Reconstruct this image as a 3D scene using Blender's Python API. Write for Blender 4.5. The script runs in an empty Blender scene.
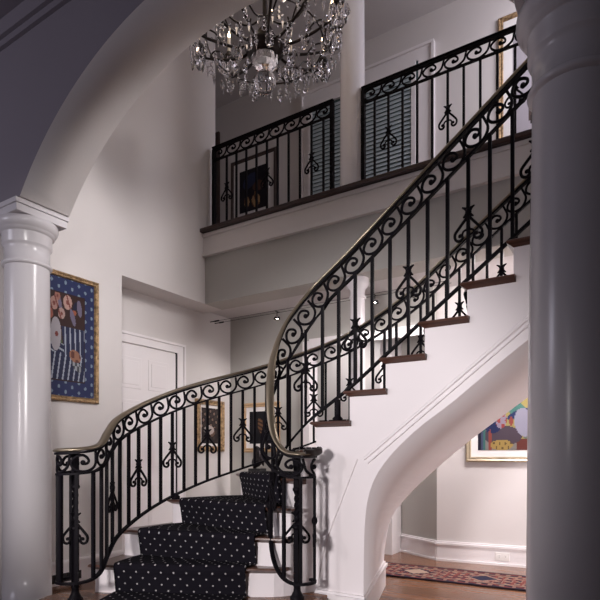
import bpy, math, random
from mathutils import Vector, Matrix
random.seed(4)
PI = math.pi
COL = bpy.context.scene.collection
EYE = 1.02; YAW = math.radians(32.3); FPX = 538.0; HOR = 455.0
cY, sY = math.cos(YAW), math.sin(YAW)

# ------------------------------------------------------------- materials
def mat(name, color, rough=0.5, metal=0.0, spec=0.5, noise=None, bump=None, trans=0.0, ior=1.45, emit=None, estr=0):
    m = bpy.data.materials.new(name); m.use_nodes = True
    nt = m.node_tree; b = nt.nodes['Principled BSDF']
    b.inputs['Base Color'].default_value = (*color, 1)
    b.inputs['Roughness'].default_value = rough
    b.inputs['Metallic'].default_value = metal
    b.inputs['Specular IOR Level'].default_value = spec
    b.inputs['Transmission Weight'].default_value = trans
    b.inputs['IOR'].default_value = ior
    if emit:
        b.inputs['Emission Color'].default_value = (*emit, 1); b.inputs['Emission Strength'].default_value = estr
    tc = nt.nodes.new('ShaderNodeTexCoord')
    if noise:
        sc, amt = noise
        n = nt.nodes.new('ShaderNodeTexNoise'); n.inputs['Scale'].default_value = sc; n.inputs['Detail'].default_value = 4
        nt.links.new(tc.outputs['Object'], n.inputs['Vector'])
        r = nt.nodes.new('ShaderNodeValToRGB')
        r.color_ramp.elements[0].position = .3; r.color_ramp.elements[1].position = .7
        r.color_ramp.elements[0].color = (*[c*(1-amt) for c in color], 1)
        r.color_ramp.elements[1].color = (*[min(1, c*(1+amt)) for c in color], 1)
        nt.links.new(n.outputs['Fac'], r.inputs['Fac']); nt.links.new(r.outputs['Color'], b.inputs['Base Color'])
    if bump:
        sc, st = bump
        n = nt.nodes.new('ShaderNodeTexNoise'); n.inputs['Scale'].default_value = sc; n.inputs['Detail'].default_value = 3
        nt.links.new(tc.outputs['Object'], n.inputs['Vector'])
        bp = nt.nodes.new('ShaderNodeBump'); bp.inputs['Strength'].default_value = st; bp.inputs['Distance'].default_value = .01
        nt.links.new(n.outputs['Fac'], bp.inputs['Height']); nt.links.new(bp.outputs['Normal'], b.inputs['Normal'])
    return m

def wood_mat(name, c1, c2, rough, scale=(1, 14, 14), plank=None):
    m = mat(name, c1, rough)
    nt = m.node_tree; b = nt.nodes['Principled BSDF']
    tc = nt.nodes.new('ShaderNodeTexCoord'); mp = nt.nodes.new('ShaderNodeMapping')
    mp.inputs['Scale'].default_value = scale
    n = nt.nodes.new('ShaderNodeTexNoise'); n.inputs['Scale'].default_value = 3; n.inputs['Detail'].default_value = 6
    n.inputs['Roughness'].default_value = .6
    r = nt.nodes.new('ShaderNodeValToRGB')
    r.color_ramp.elements[0].position = .3; r.color_ramp.elements[1].position = .7
    r.color_ramp.elements[0].color = (*c1, 1); r.color_ramp.elements[1].color = (*c2, 1)
    nt.links.new(tc.outputs['Object'], mp.inputs['Vector']); nt.links.new(mp.outputs['Vector'], n.inputs['Vector'])
    nt.links.new(n.outputs['Fac'], r.inputs['Fac'])
    last = r.outputs['Color']
    if plank:
        br = nt.nodes.new('ShaderNodeTexBrick'); br.inputs['Scale'].default_value = 1
        br.inputs['Brick Width'].default_value = 1.1; br.inputs['Row Height'].default_value = .075
        br.inputs['Mortar Size'].default_value = .0015
        br.inputs['Color1'].default_value = (1, 1, 1, 1); br.inputs['Color2'].default_value = (.6, .55, .5, 1)
        br.inputs['Mortar'].default_value = (.25, .2, .18, 1)
        nt.links.new(tc.outputs['Object'], br.inputs['Vector'])
        mx = nt.nodes.new('ShaderNodeMixRGB'); mx.blend_type = 'MULTIPLY'; mx.inputs['Fac'].default_value = .8
        nt.links.new(last, mx.inputs['Color1']); nt.links.new(br.outputs['Color'], mx.inputs['Color2'])
        last = mx.outputs['Color']
    nt.links.new(last, b.inputs['Base Color'])
    return m

def attr_mat(name, rough=.6, bump=None):
    m = mat(name, (1, 1, 1), rough, bump=bump, spec=.3)
    a = m.node_tree.nodes.new('ShaderNodeAttribute'); a.attribute_name = 'paint'
    m.node_tree.links.new(a.outputs['Color'], m.node_tree.nodes['Principled BSDF'].inputs['Base Color'])
    return m

def carpet_mat():
    m = mat('carpet_black_dotted', (.012, .011, .018), .95, spec=.1)
    nt = m.node_tree; b = nt.nodes['Principled BSDF']; L = nt.links.new
    uv = nt.nodes.new('ShaderNodeUVMap'); uv.uv_map = 'UVMap'
    def M(op, a, c=None):
        n = nt.nodes.new('ShaderNodeMath'); n.operation = op
        for i, v in enumerate((a, c)):
            if v is None: continue
            if isinstance(v, (int, float)): n.inputs[i].default_value = v
            else: L(v, n.inputs[i])
        return n.outputs[0]
    sp = nt.nodes.new('ShaderNodeSeparateXYZ'); L(uv.outputs['UV'], sp.inputs[0])
    u = M('MULTIPLY', sp.outputs[0], 1/.078); v = M('MULTIPLY', sp.outputs[1], 1/.078)
    def dist(off):
        fu = M('SUBTRACT', M('FRACT', M('ADD', u, off+50)), .5); fv = M('SUBTRACT', M('FRACT', M('ADD', v, off+50)), .5)
        return M('SQRT', M('ADD', M('MULTIPLY', fu, fu), M('MULTIPLY', fv, fv)))
    d = M('MINIMUM', dist(0), dist(.5))
    fac = M('LESS_THAN', d, .072)
    mx = nt.nodes.new('ShaderNodeMixRGB'); L(fac, mx.inputs['Fac'])
    mx.inputs['Color1'].default_value = (.009, .008, .012, 1); mx.inputs['Color2'].default_value = (.40, .38, .39, 1)
    L(mx.outputs['Color'], b.inputs['Base Color'])
    n = nt.nodes.new('ShaderNodeTexNoise'); n.inputs['Scale'].default_value = 400
    tc = nt.nodes.new('ShaderNodeTexCoord'); L(tc.outputs['Object'], n.inputs['Vector'])
    bp = nt.nodes.new('ShaderNodeBump'); bp.inputs['Strength'].default_value = .5; bp.inputs['Distance'].default_value = .004
    L(n.outputs['Fac'], bp.inputs['Height']); L(bp.outputs['Normal'], b.inputs['Normal'])
    b.inputs['Sheen Weight'].default_value = 0
    return m

WALL = mat('wall_paint', (.66, .625, .615), .65, noise=(1.5, .02), bump=(60, .04))
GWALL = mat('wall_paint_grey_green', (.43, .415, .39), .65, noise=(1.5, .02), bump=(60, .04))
DWALL = mat('wall_paint_unlit_tone', (.25, .225, .255), .6, noise=(1.2, .03), bump=(60, .04))  # wall paint darkened to stand in for the shade of the front room
TRIM = mat('trim_gloss_white', (.80, .765, .775), .3, noise=(3, .01))
STAIRW = mat('stair_white', (.80, .755, .765), .4, noise=(2, .015), bump=(40, .03))
COLM = mat('column_gloss', (.72, .69, .71), .22, noise=(2, .015))
CEIL = mat('ceiling_paint', (.60, .575, .58), .7, noise=(1, .02))
IRON = mat('wrought_iron', (.006, .005, .007), .55, metal=0, spec=.09, noise=(30, .2))
BRONZE = mat('handrail_bronze', (.31, .26, .19), .33, metal=.85, noise=(6, .12))
DARKBRONZE = mat('chandelier_bronze', (.022, .015, .014), .35, metal=.3, noise=(20, .3))
TREAD = wood_mat('tread_mahogany', (.04, .018, .013), (.125, .058, .040), .28)
LEDGE = wood_mat('ledge_dark_wood', (.018, .009, .008), (.05, .022, .018), .3)
FLOORM = wood_mat('oak_floor', (.13, .055, .028), (.27, .125, .065), .25, (1.2, 12, 1), plank=True)
GOLD = mat('gilt_carved', (.36, .24, .13), .4, metal=.6, noise=(35, .6), bump=(90, .9))
PALEGOLD = mat('pale_gilt', (.50, .42, .30), .35, metal=.6, noise=(10, .15))
MATB = mat('mat_board', (.80, .77, .76), .8, noise=(8, .01))
PAINT = attr_mat('painted_canvas', .45)
RUGM = attr_mat('rug_wool', .95, bump=(300, .5))
CARPET = carpet_mat()
CRYSTAL = mat('cut_crystal', (.97, .96, 1.0), .02, trans=1.0, ior=1.55, noise=None)
BULB = mat('candle_bulb', (1, .85, .6), .4, emit=(1, .72, .42), estr=30)
SPOTB = mat('spot_bulb', (1, 1, 1), .4, emit=(1, .92, .85), estr=40)
CANDLE = mat('candle_sleeve', (.75, .68, .6), .4, noise=(10, .05))
BLACK = mat('matt_black', (.01, .01, .012), .5, noise=(30, .2))
STATUE = mat('dark_bronze_patina', (.025, .02, .022), .35, metal=.7, noise=(25, .4))
WINGLASS = mat('window_glass', (.10, .16, .17), .08, spec=.7, noise=(3, .3))
SHUT = mat('shutter_paint', (.42, .49, .52), .35, noise=(4, .04))
PLASTIC = mat('outlet_plastic', (.82, .80, .78), .35, noise=(5, .01))
OAKF = wood_mat('light_oak_frame', (.38, .24, .13), (.52, .35, .20), .45)
LINER = mat('dark_frame_liner', (.05, .03, .025), .4, noise=(20, .3))

# ------------------------------------------------------------- mesh helpers
class MB:
    def __init__(s): s.v = []; s.f = []; s.smooth = []
    def add(s, vs, fs, smooth=False):
        o = len(s.v); s.v += [tuple(p) for p in vs]
        for f in fs: s.f.append(tuple(i+o for i in f)); s.smooth.append(smooth)
    def box(s, x0, x1, y0, y1, z0, z1):
        s.add([(x0,y0,z0),(x1,y0,z0),(x1,y1,z0),(x0,y1,z0),(x0,y0,z1),(x1,y0,z1),(x1,y1,z1),(x0,y1,z1)],
              [(0,3,2,1),(4,5,6,7),(0,1,5,4),(1,2,6,5),(2,3,7,6),(3,0,4,7)])
    def obox(s, p, q, w, z0, z1, side=0):
        """wall-like box from p to q in plan, thickness w towards the left normal (side 0) """
        p = Vector(p[:2]); q = Vector(q[:2]); d = (q-p).normalized(); n = Vector((-d.y, d.x))*w
        a, b, c, e = p, q, q+n, p+n
        s.prism([a, b, c, e], z0, z1)
    def prism(s, poly, z0, z1):
        n = len(poly)
        ar = sum(poly[i][0]*poly[(i+1)%n][1]-poly[(i+1)%n][0]*poly[i][1] for i in range(n))
        if ar < 0: poly = list(reversed(poly))
        vs = [(p[0], p[1], z0) for p in poly]+[(p[0], p[1], z1) for p in poly]
        fs = [tuple(reversed(range(n))), tuple(range(n, 2*n))]+[(i, (i+1)%n, n+(i+1)%n, n+i) for i in range(n)]
        s.add(vs, fs)
    def lathe(s, prof, c=(0, 0, 0), n=24, smooth=True):
        """prof: (r, z) from bottom to top"""
        vs = []
        for r, z in prof:
            for i in range(n):
                a = 2*PI*i/n; vs.append((c[0]+r*math.cos(a), c[1]+r*math.sin(a), c[2]+z))
        fs = []
        for j in range(len(prof)-1):
            for i in range(n): fs.append((j*n+i, j*n+(i+1)%n, (j+1)*n+(i+1)%n, (j+1)*n+i))
        s.add(vs, fs, smooth)
        s.add(vs[:n], [tuple(reversed(range(n)))]); s.add(vs[-n:], [tuple(range(n))])
    def tube(s, pts, r, n=6, r2=None):
        pts = [Vector(p) for p in pts]; m = len(pts)
        rs = r if isinstance(r, (list, tuple)) else [r]*m
        t0 = (pts[1]-pts[0]).normalized()
        up = Vector((0, 0, 1)) if abs(t0.z) < .9 else Vector((1, 0, 0))
        side = t0.cross(up).normalized(); vs = []
        for i, p in enumerate(pts):
            t = (pts[min(i+1, m-1)]-pts[max(i-1, 0)])
            if t.length < 1e-9: t = t0
            t = t.normalized(); side = (side-t*side.dot(t)).normalized(); u = t.cross(side)
            for k in range(n):
                a = 2*PI*k/n; vs.append(p+side*math.cos(a)*rs[i]+u*math.sin(a)*rs[i])
        fs = []
        for i in range(m-1):
            for k in range(n): fs.append((i*n+k, i*n+(k+1)%n, (i+1)*n+(k+1)%n, (i+1)*n+k))
        fs.append(tuple(reversed(range(n)))); fs.append(tuple(range((m-1)*n, m*n)))
        s.add(vs, fs, True)
    def sweep(s, pts, prof, smooth=False):
        """prof: list of (side, up) offsets, upright frame"""
        pts = [Vector(p) for p in pts]; m = len(pts); n = len(prof); vs = []
        ps = None
        for i, p in enumerate(pts):
            t = (pts[min(i+1, m-1)]-pts[max(i-1, 0)]).normalized()
            h = Vector((t.x, t.y, 0))
            if h.length < 1e-4: side = ps
            else: h.normalize(); side = Vector((h.y, -h.x, 0))
            ps = side
            u = side.cross(t)
            if u.z < 0: u = -u
            for a, b in prof: vs.append(p+side*a+u*b)
        fs = []
        for i in range(m-1):
            for k in range(n): fs.append((i*n+k, (i+1)*n+k, (i+1)*n+(k+1)%n, i*n+(k+1)%n))
        fs.append(tuple(range(n))); fs.append(tuple(reversed(range((m-1)*n, m*n))))
        s.add(vs, fs, smooth)
    def sphere(s, c, r, n=10, sz=1.0):
        prof = [(max(1e-4, r*math.sin(PI*j/(n//2+2))), -r*sz*math.cos(PI*j/(n//2+2))) for j in range(n//2+3)]
        s.lathe(prof, c, n)
    def build(s, name, material, parent=None, origin=None, bevel=0):
        me = bpy.data.meshes.new(name); o_ = Vector(origin) if origin else Vector((0, 0, 0))
        me.from_pydata([tuple(Vector(v)-o_) for v in s.v], [], s.f); me.update()
        for p, sm in zip(me.polygons, s.smooth): p.use_smooth = sm
        o = bpy.data.objects.new(name, me); COL.objects.link(o); me.materials.append(material)
        if parent is not None:
            o.parent = parent
            o.location = o_ - parent.location if origin else -Vector(parent.location)
            if parent.parent is not None: o.location = o_ - parent.location - parent.parent.location if origin else -(Vector(parent.location)+Vector(parent.parent.location))
        else: o.location = o_
        if bevel:
            b = o.modifiers.new('bevel', 'BEVEL'); b.width = bevel; b.segments = 2; b.limit_method = 'ANGLE'
        return o

def tag(o, label, cat, group=None):
    o['label'] = label; o['category'] = cat
    if group: o['group'] = group
    return o
def thing(name, loc, label, cat, group=None):
    o = bpy.data.objects.new(name, None); COL.objects.link(o); o.location = loc; o.empty_display_size = .1
    return tag(o, label, cat, group)
def struct(name, mb, m, bevel=0):
    o = mb.build(name, m, bevel=bevel); o['kind'] = 'structure'; return o
def ray(px): r = (px-300)/FPX; return (r*cY-sY, r*sY+cY)
def onY(px, y, Y):          # photo pixel -> point on the world plane y=Y
    a, b = ray(px); Z = Y/b; return Vector((a*Z, Y, EYE+(HOR-y)/FPX*Z))
def catmull(P, n=10):
    P = [Vector(p) for p in P]; out = []
    for i in range(len(P)-1):
        p0 = P[max(i-1, 0)]; p1 = P[i]; p2 = P[i+1]; p3 = P[min(i+2, len(P)-1)]
        for k in range(n):
            t = k/n
            out.append(.5*((2*p1)+(p2-p0)*t+(2*p0-5*p1+4*p2-p3)*t*t+(3*p1-p0-3*p2+p3)*t**3))
    out.append(P[-1]); return out

# ------------------------------------------------------------- setting
b = MB(); b.box(-6, 5, -3, 7.2, -.1, 0); struct('floor', b, FLOORM)

# arch wall (front, y 1.93 .. 2.28)
YA, YB = 1.93, 2.28; ACX, ACZ, AR = -1.80, 1.526, 1.894
XL, XR = ACX-math.sqrt(AR**2-(2.66-ACZ)**2), ACX+math.sqrt(AR**2-(2.66-ACZ)**2)
XL0, XR0 = XL-.34, XR+.34
TOP = 5.85
b = MB()
arc = []
N = 40
a0 = math.atan2(2.66-ACZ, XL-ACX); a1 = math.atan2(2.66-ACZ, XR-ACX)
for i in range(N+1):
    a = a0+(a1-a0)*i/N; arc.append((ACX+AR*math.cos(a), ACZ+AR*math.sin(a)))
vs = []; 
for (x, z) in arc: vs += [(x, YA, z), (x, YB, z), (x, YA, TOP), (x, YB, TOP)]
fs = []; sm = []
b.add([v for v in vs], [], False)
for i in range(N):
    o = i*4; q = o+4
    b.f.append((o, q, q+2, o+2)); b.smooth.append(False)
    b.f.append((q+1, o+1, o+3, q+3)); b.smooth.append(False)
    b.f.append((q, o, o+1, q+1)); b.smooth.append(True)
b.box(-6, XL0, YA, YB, 0, TOP); b.box(XL0, XL, YA, YB, 2.66, TOP)
b.box(XR, XR0, YA, YB, 2.66, TOP); b.box(XR0, 5, YA, YB, 0, TOP)
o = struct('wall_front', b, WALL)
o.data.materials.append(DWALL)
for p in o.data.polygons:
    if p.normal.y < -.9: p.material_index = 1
# crown on the room side of the arch wall and its ceiling
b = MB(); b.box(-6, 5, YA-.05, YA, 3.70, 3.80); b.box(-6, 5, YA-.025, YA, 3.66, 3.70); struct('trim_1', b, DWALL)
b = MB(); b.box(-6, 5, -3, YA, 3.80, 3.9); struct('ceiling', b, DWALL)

# left wall with the opening to the side passage
b = MB(); b.box(-4.13, -3.85, YB, 3.16, 0, TOP); b.box(-4.13, -3.85, 3.16, 4.39, 2.60, TOP); b.box(-4.13, -3.851, 4.39, 4.50, 2.60, 3.324)
struct('wall_left', b, WALL)
b = MB(); b.box(-4.27, -4.13, 3.16, 4.98, 0, 2.64); struct('wall_passage', b, WALL)
b = MB(); b.box(-4.27, -3.08, 4.98, 5.12, 0, 2.64); b.box(-3.08, -1.66, 4.98, 5.10, 2.25, 2.64)
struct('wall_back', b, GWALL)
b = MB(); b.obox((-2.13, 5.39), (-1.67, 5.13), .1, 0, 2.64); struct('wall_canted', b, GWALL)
RW0 = Vector((-1.67, 5.13)); RW1 = Vector((3.2, 5.13+.123*4.87))
b = MB(); b.obox(RW0, RW1, .1, 0, 2.64); struct('wall_right', b, WALL)
b = MB(); b.box(-2.27, -2.14, 5.14, 5.40, 0, 2.25); b.box(-3.10,-3.02,4.955,5.14,0,2.25); b.box(-3.018,-1.68,4.957,4.98,2.17,2.27); struct('trim_2', b, TRIM)
b = MB(); b.box(-5.5, -1.2, 6.5, 6.6, 0, 2.64); b.box(-4.6, -4.5, 5.12, 6.5, 0, 2.64); struct('wall_far', b, WALL)

# balcony slab, fascia
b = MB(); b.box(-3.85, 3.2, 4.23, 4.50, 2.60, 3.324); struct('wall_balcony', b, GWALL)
b = MB(); b.box(-6, 3.2, 4.50, 7.2, 2.64, 3.325); struct('ceiling_lower', b, CEIL)
b = MB(); b.box(-3.85, 3.2, 4.205, 4.23, 3.115, 3.32); b.box(-3.85, 3.2, 4.185, 4.23, 3.085, 3.115); b.box(-3.85,3.2,4.19,4.23,3.285,3.32); struct('trim_3', b, WALL)
b = MB(); b.box(-3.87, 3.2, 4.15, 4.42, 3.325, 3.365); o = tag(b.build('balcony_ledge', LEDGE, bevel=.008), 'dark wood ledge running along the edge of the upper balcony under its iron railing', 'ledge')
b = MB(); b.box(-6, 3.2, 4.42, 5.72, 3.33, 3.35); struct('floor_upper', b, FLOORM)
b = MB(); b.box(-6, 3.2, 5.72, 5.82, 3.33, TOP); struct('wall_upper', b, WALL)
b = MB(); b.box(-5.6, -5.5, 4.39, 5.72, 3.35, TOP); b.box(-5.5, -4.13, 4.27, 4.39, 3.35, TOP); struct('wall_upper_left', b, WALL)
b = MB(); b.box(-6, 3.3, YB, 5.9, TOP, TOP+.1); struct('ceiling_upper', b, CEIL)
b = MB(); b.box(3.2, 3.3, YB, 5.9, 0, TOP); struct('wall_end', b, WALL)

# baseboards
def base_profile(mb, p, q, z0=0, h=.19):
    """baseboard along p->q, standing out to the right of the direction"""
    p = Vector(p); q = Vector(q)
    mb.obox(q, p, .018, z0, z0+h-.03); mb.obox(q, p, .026, z0+h-.03, z0+h-.012); mb.obox(q, p, .014, z0+h-.012, z0+h)
    mb.obox(q, p, .030, z0, z0+.022)
b = MB(); base_profile(b, (-3.85, 3.16), (-3.85, 2.28)); struct('baseboard_left', b, TRIM) if False else None
b = MB(); b.box(-3.85, -3.832, 2.28, 3.17, 0, .16); b.box(-3.85, -3.822, 2.28, 3.17, .16, .178); b.box(-3.85, -3.838, 2.28, 3.17, .178, .19)
struct('baseboard_left', b, TRIM)
b = MB(); b.box(-4.13, -4.112, 4.25, 4.98, 0, .17); b.box(-4.13, -3.10, 4.962, 4.98, 0, .17); b.box(-4.13, -4.106, 4.25, 4.98, .17, .19); b.box(-4.13, -3.10, 4.956, 4.98, .17, .19)
struct('baseboard_back', b, TRIM)
def bb(mb, p, q):   # wall p->q with its face on the right-hand side of the direction
    for w, z0, z1 in ((.018, 0, .155), (.028, .155, .175), (.014, .175, .19), (.03, 0, .02)):
        mb.obox(q, p, w, z0, z1)
b = MB(); bb(b, (-2.13, 5.39), (-1.67, 5.13)); struct('baseboard_canted', b, TRIM)
b = MB(); bb(b, (-1.67, 5.13), tuple(RW1)); struct('baseboard_right', b, TRIM)
# brown shoe moulding line at the right wall foot

# door in the passage
b = MB(); b.box(-4.13, -4.105, 4.09, 4.175, 0, 2.165); b.box(-4.13, -4.105, 3.161, 4.09, 2.09, 2.165)
b.box(-4.13, -4.092, 4.175, 4.20, 0, 2.19); b.box(-4.13, -4.092, 3.161, 4.175, 2.165, 2.19)
b.box(-4.13, -4.108, 3.161, 3.24, 0, 2.09)
struct('trim_6', b, TRIM)
b = MB(); b.box(-4.129, -4.116, 3.24, 4.072, .01, 2.08)
D0, D1 = 3.24, 4.072
for (u0, u1) in ((.10, .39), (.46, .75)):
    for (z0, z1) in ((.2, .75), (.88, 1.55), (1.66, 1.96)):
        y0 = D0+u0; y1 = D0+u1-.02; b.box(-4.118, -4.111, y0, y1, z0, z1); b.box(-4.112, -4.106, y0+.035, y1-.035, z0+.035, z1-.035)
dr = struct('door_1', b, TRIM, bevel=.003)
b = MB(); b.box(-4.128, -4.112, 4.074, 4.09, .01, 2.09); struct('trim_7', b, BLACK)

# upstairs window with shutters
WX0, WX1, WZ1 = -3.47, -2.06, 5.36
b = MB()
b.box(WX0-.08, WX0, 5.69, 5.72, 3.351, WZ1); b.box(WX1, WX1+.15, 5.69, 5.72, 3.351, WZ1); b.box(WX0-.08, WX1+.15, 5.69, 5.72, WZ1, WZ1+.12)
b.box(WX0-.10, WX1+.18, 5.665, 5.72, WZ1+.12, WZ1+.15); b.box(WX1+.15, WX1+.18, 5.67, 5.72, 3.351, WZ1+.12); b.box(WX0-.10, WX0-.08, 5.67, 5.72, 3.351, WZ1+.12)
struct('trim_8', b, TRIM)
b = MB(); b.box(WX0, WX1, 5.70, 5.718, 3.351, WZ1); struct('window_1', b, WINGLASS)
b = MB(); b.box(-5.02, -4.93, 5.69, 5.72, 3.351, 5.5); struct('trim_9', b, LEDGE)
def shutter(x0, x1, label):
    t = thing('louvered_shutter', ((x0+x1)/2, 5.66, 3.37), label, 'shutter', 'upstairs window shutters')
    z0, z1 = 3.37, 5.34
    f = MB(); w = .045
    f.box(x0, x0+w, 5.645, 5.675, z0, z1); f.box(x1-w, x1, 5.645, 5.675, z0, z1)
    for z in (z0, z1-.07): f.box(x0+w, x1-w, 5.645, 5.675, z, z+.07)
    f.build('frame', TRIM, t)
    z = z0+.10; k = 0
    while z < z1-.10:
        if True:
            l = MB(); d = .010; h = .022
            l.add([(x0+w, 5.66-d, z-h), (x1-w, 5.66-d, z-h), (x1-w, 5.66+d, z+h), (x0+w, 5.66+d, z+h),
                   (x0+w, 5.66-d, z-h+.006), (x1-w, 5.66-d, z-h+.006), (x1-w, 5.66+d, z+h+.006), (x0+w, 5.66+d, z+h+.006)],
                  [(0,3,2,1),(4,5,6,7),(0,1,5,4),(1,2,6,5),(2,3,7,6),(3,0,4,7)])
            l.build('louver', SHUT, t)
        z += .047
shutter(-3.45, -2.79, 'pale louvered shutter left of the upper column, seen through the left balcony railing')
shutter(-2.76, -2.08, 'pale louvered shutter right of the upper column, beside the white window casing')

# ------------------------------------------------------------- columns
def column(x, y, label, z1=2.66, rb=.163, rt=.140):
    t = thing('column', (x, y, 0), label, 'column', 'columns carrying the arch')
    b = MB(); prof = [(rb, .03)]
    for i in range(11):
        f = i/10; prof.append((rb-(rb-rt)*(f**1.6), .03+f*(2.285-.03)))
    b.lathe(prof, (x, y, 0), 48); b.build('shaft', COLM, t)
    b = MB(); b.lathe([(.20, 0), (.20, .018), (.175, .022), (.165, .03)], (x, y, 0), 48); b.build('base', COLM, t)
    b = MB(); b.lathe([(rt, 2.28), (rt+.012, 2.285), (rt+.018, 2.297), (rt+.012, 2.31), (rt+.002, 2.313), (rt+.002, 2.40), (rt+.006, 2.412), (rt+.014, 2.42),
                       (rt+.016, 2.425), (rt+.016, 2.49), (rt+.02, 2.497), (rt+.03, 2.50), (rt+.032, 2.515), (rt+.038, 2.52), (rt+.05, 2.535), (rt+.055, 2.555), (rt+.054, 2.577), (rt+.04, 2.582)], (x, y, 0), 48)
    b.build('capital', COLM, t)
    b = MB(); b.box(x-.178, x+.178, y-.178, y+.178, 2.58, 2.628); b.box(x-.188, x+.188, y-.188, y+.188, 2.628, 2.66); b.build('abacus', COLM, t, bevel=.003)
column(-3.52, 2.10, 'brightly lit white round column at the left end of the arch', rb=.153)
column(-.190, 2.105, 'large dim grey round column filling the right edge of the view')
# balcony column above and its slimmer neighbour below
t = thing('column', (-2.18, 4.33, 3.365), 'slim white round column standing on the balcony ledge between two railings', 'column')
b = MB(); b.lathe([(.112, 3.366), (.11, 4.2), (.104, 5.6)], (-2.18, 4.33, 0), 36); b.build('shaft', COLM, t)
b = MB(); b.lathe([(.104, 5.6), (.12, 5.62), (.104, 5.64), (.104, 5.72), (.14, 5.78), (.15, 5.80), (.15, TOP)], (-2.18, 4.33, 0), 36); b.build('capital', COLM, t)
t = thing('column', (-2.15, 4.37, 0), 'thin white round column under the balcony seen through the stair balusters', 'column')
b = MB(); b.lathe([(.075, .1), (.072, 1.4), (.066, 2.42)], (-2.15, 4.37, 0), 32); b.build('shaft', COLM, t)
b = MB(); b.lathe([(.066, 2.42), (.08, 2.43), (.066, 2.45), (.068, 2.50), (.10, 2.54), (.105, 2.56), (.105, 2.6)], (-2.15, 4.37, 0), 32); b.build('capital', COLM, t)
b = MB(); b.lathe([(.105, 0), (.105, .05), (.09, .07), (.075, .1)], (-2.15, 4.37, 0), 32); b.build('base', COLM, t)

# ------------------------------------------------------------- staircase
R = .175; TH = .034
YI, YO = 2.87, 3.91
I = {2: (-1.84, 2.62), 3: (-1.80, 2.665), 4: (-1.775, 2.705), 5: (-1.755, 2.75), 6: (-1.74, 2.80), 7: (-1.695, 2.87)}
O = {2: (-2.84, 2.13), 3: (-2.92, 2.42), 4: (-2.88, 2.82), 5: (-2.64, 3.31), 6: (-2.36, 3.72), 7: (-1.87, 3.91), 8: (-1.52, YO), 9: (-1.25, YO)}
RUN = .231
for k in range(8, 20): I[k] = (-1.695+(k-7)*RUN, YI)
for k in range(10, 20): O[k] = (-1.695+(k-7)*RUN, YO)
for k in I: I[k] = Vector(I[k]); O[k] = Vector(O[k])
ST = thing('staircase', (-1.75, 3.2, 0), 'curved white staircase with mahogany treads sweeping up to the right over an arched passage', 'staircase')

# curtail step (first)
def arcpts(c, r, a0, a1, n=10): return [(c[0]+r*math.cos(math.radians(a0+(a1-a0)*i/n)), c[1]+r*math.sin(math.radians(a0+(a1-a0)*i/n))) for i in range(n+1)]
def curtail(off):
    p = arcpts((-2.80, 1.97), .21+off, 130, 295) + arcpts((-1.70, 2.56), .21+off, -65, 60)
    return p + [(-1.60, 2.868), (-1.74, 2.868), (-1.9, 2.85), (-2.6, 2.5)]
b = MB(); b.prism(curtail(-.02), 0, R-TH); b.build('step_body', STAIRW, ST)
b = MB(); b.prism(curtail(.008), R-TH, R); b.build('tread', FLOORM, ST, bevel=.008)
def riser_curve(a, c, bow=.03, n=8):
    """slightly bowed line from inner a to outer c, bulging to the descending side"""
    d = c-a; nrm = Vector((-d.y, d.x)).normalized()
    return [a+d*(i/n)+nrm*bow*math.sin(PI*i/n) for i in range(n+1)]
def ext(p, q, e):  # extend p away from q
    return p+(p-q).normalized()*e
for k in range(2, 7):
    lo = riser_curve(I[k], O[k]); hi = riser_curve(I[k+1], O[k+1], .03 if k+1 < 7 else 0)
    b = MB(); b.prism(lo+list(reversed(hi)), 0, k*R-TH); b.build('step_body', STAIRW, ST)
def tread_poly(k, nose, e):
    i0, o0, i1, o1 = I[k], O[k], I[k+1], O[k+1]
    bow = .03 if k < 7 else 0
    d = (o0-i0); nrm = Vector((-d.y, d.x)).normalized()
    lo = [p+nrm*nose for p in riser_curve(ext(i0, o0, e), ext(o0, i0, e), bow)]
    d1 = (o1-i1); n1 = Vector((-d1.y, d1.x)).normalized()
    hi = [p-n1*.012 for p in riser_curve(ext(i1, o1, e), ext(o1, i1, e), .03 if k+1 < 7 else 0)]
    return lo+list(reversed(hi))
for k in range(2, 19):
    b = MB(); pl = tread_poly(k, .030, .035)
    n = len(pl); top = k*R; 
    # bullnosed edge: mid ring wide, top and bottom rings drawn in
    def ring(s, z):
        q = tread_poly(k, .030-s, .035-s); return [(p.x, p.y, z) for p in q]
    rings = [ring(.030, top-TH), ring(.0, top-TH*.38), ring(.002, top-.004), ring(.007, top)]
    vs = sum(rings, []); fs = [tuple(range(n)), tuple(reversed(range(3*n, 4*n)))]
    for j in range(3):
        for i in range(n): fs.append((j*n+i, (j+1)*n+i, (j+1)*n+(i+1)%n, j*n+(i+1)%n))
    b.add(vs, fs); b.build('tread', TREAD, ST)

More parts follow.
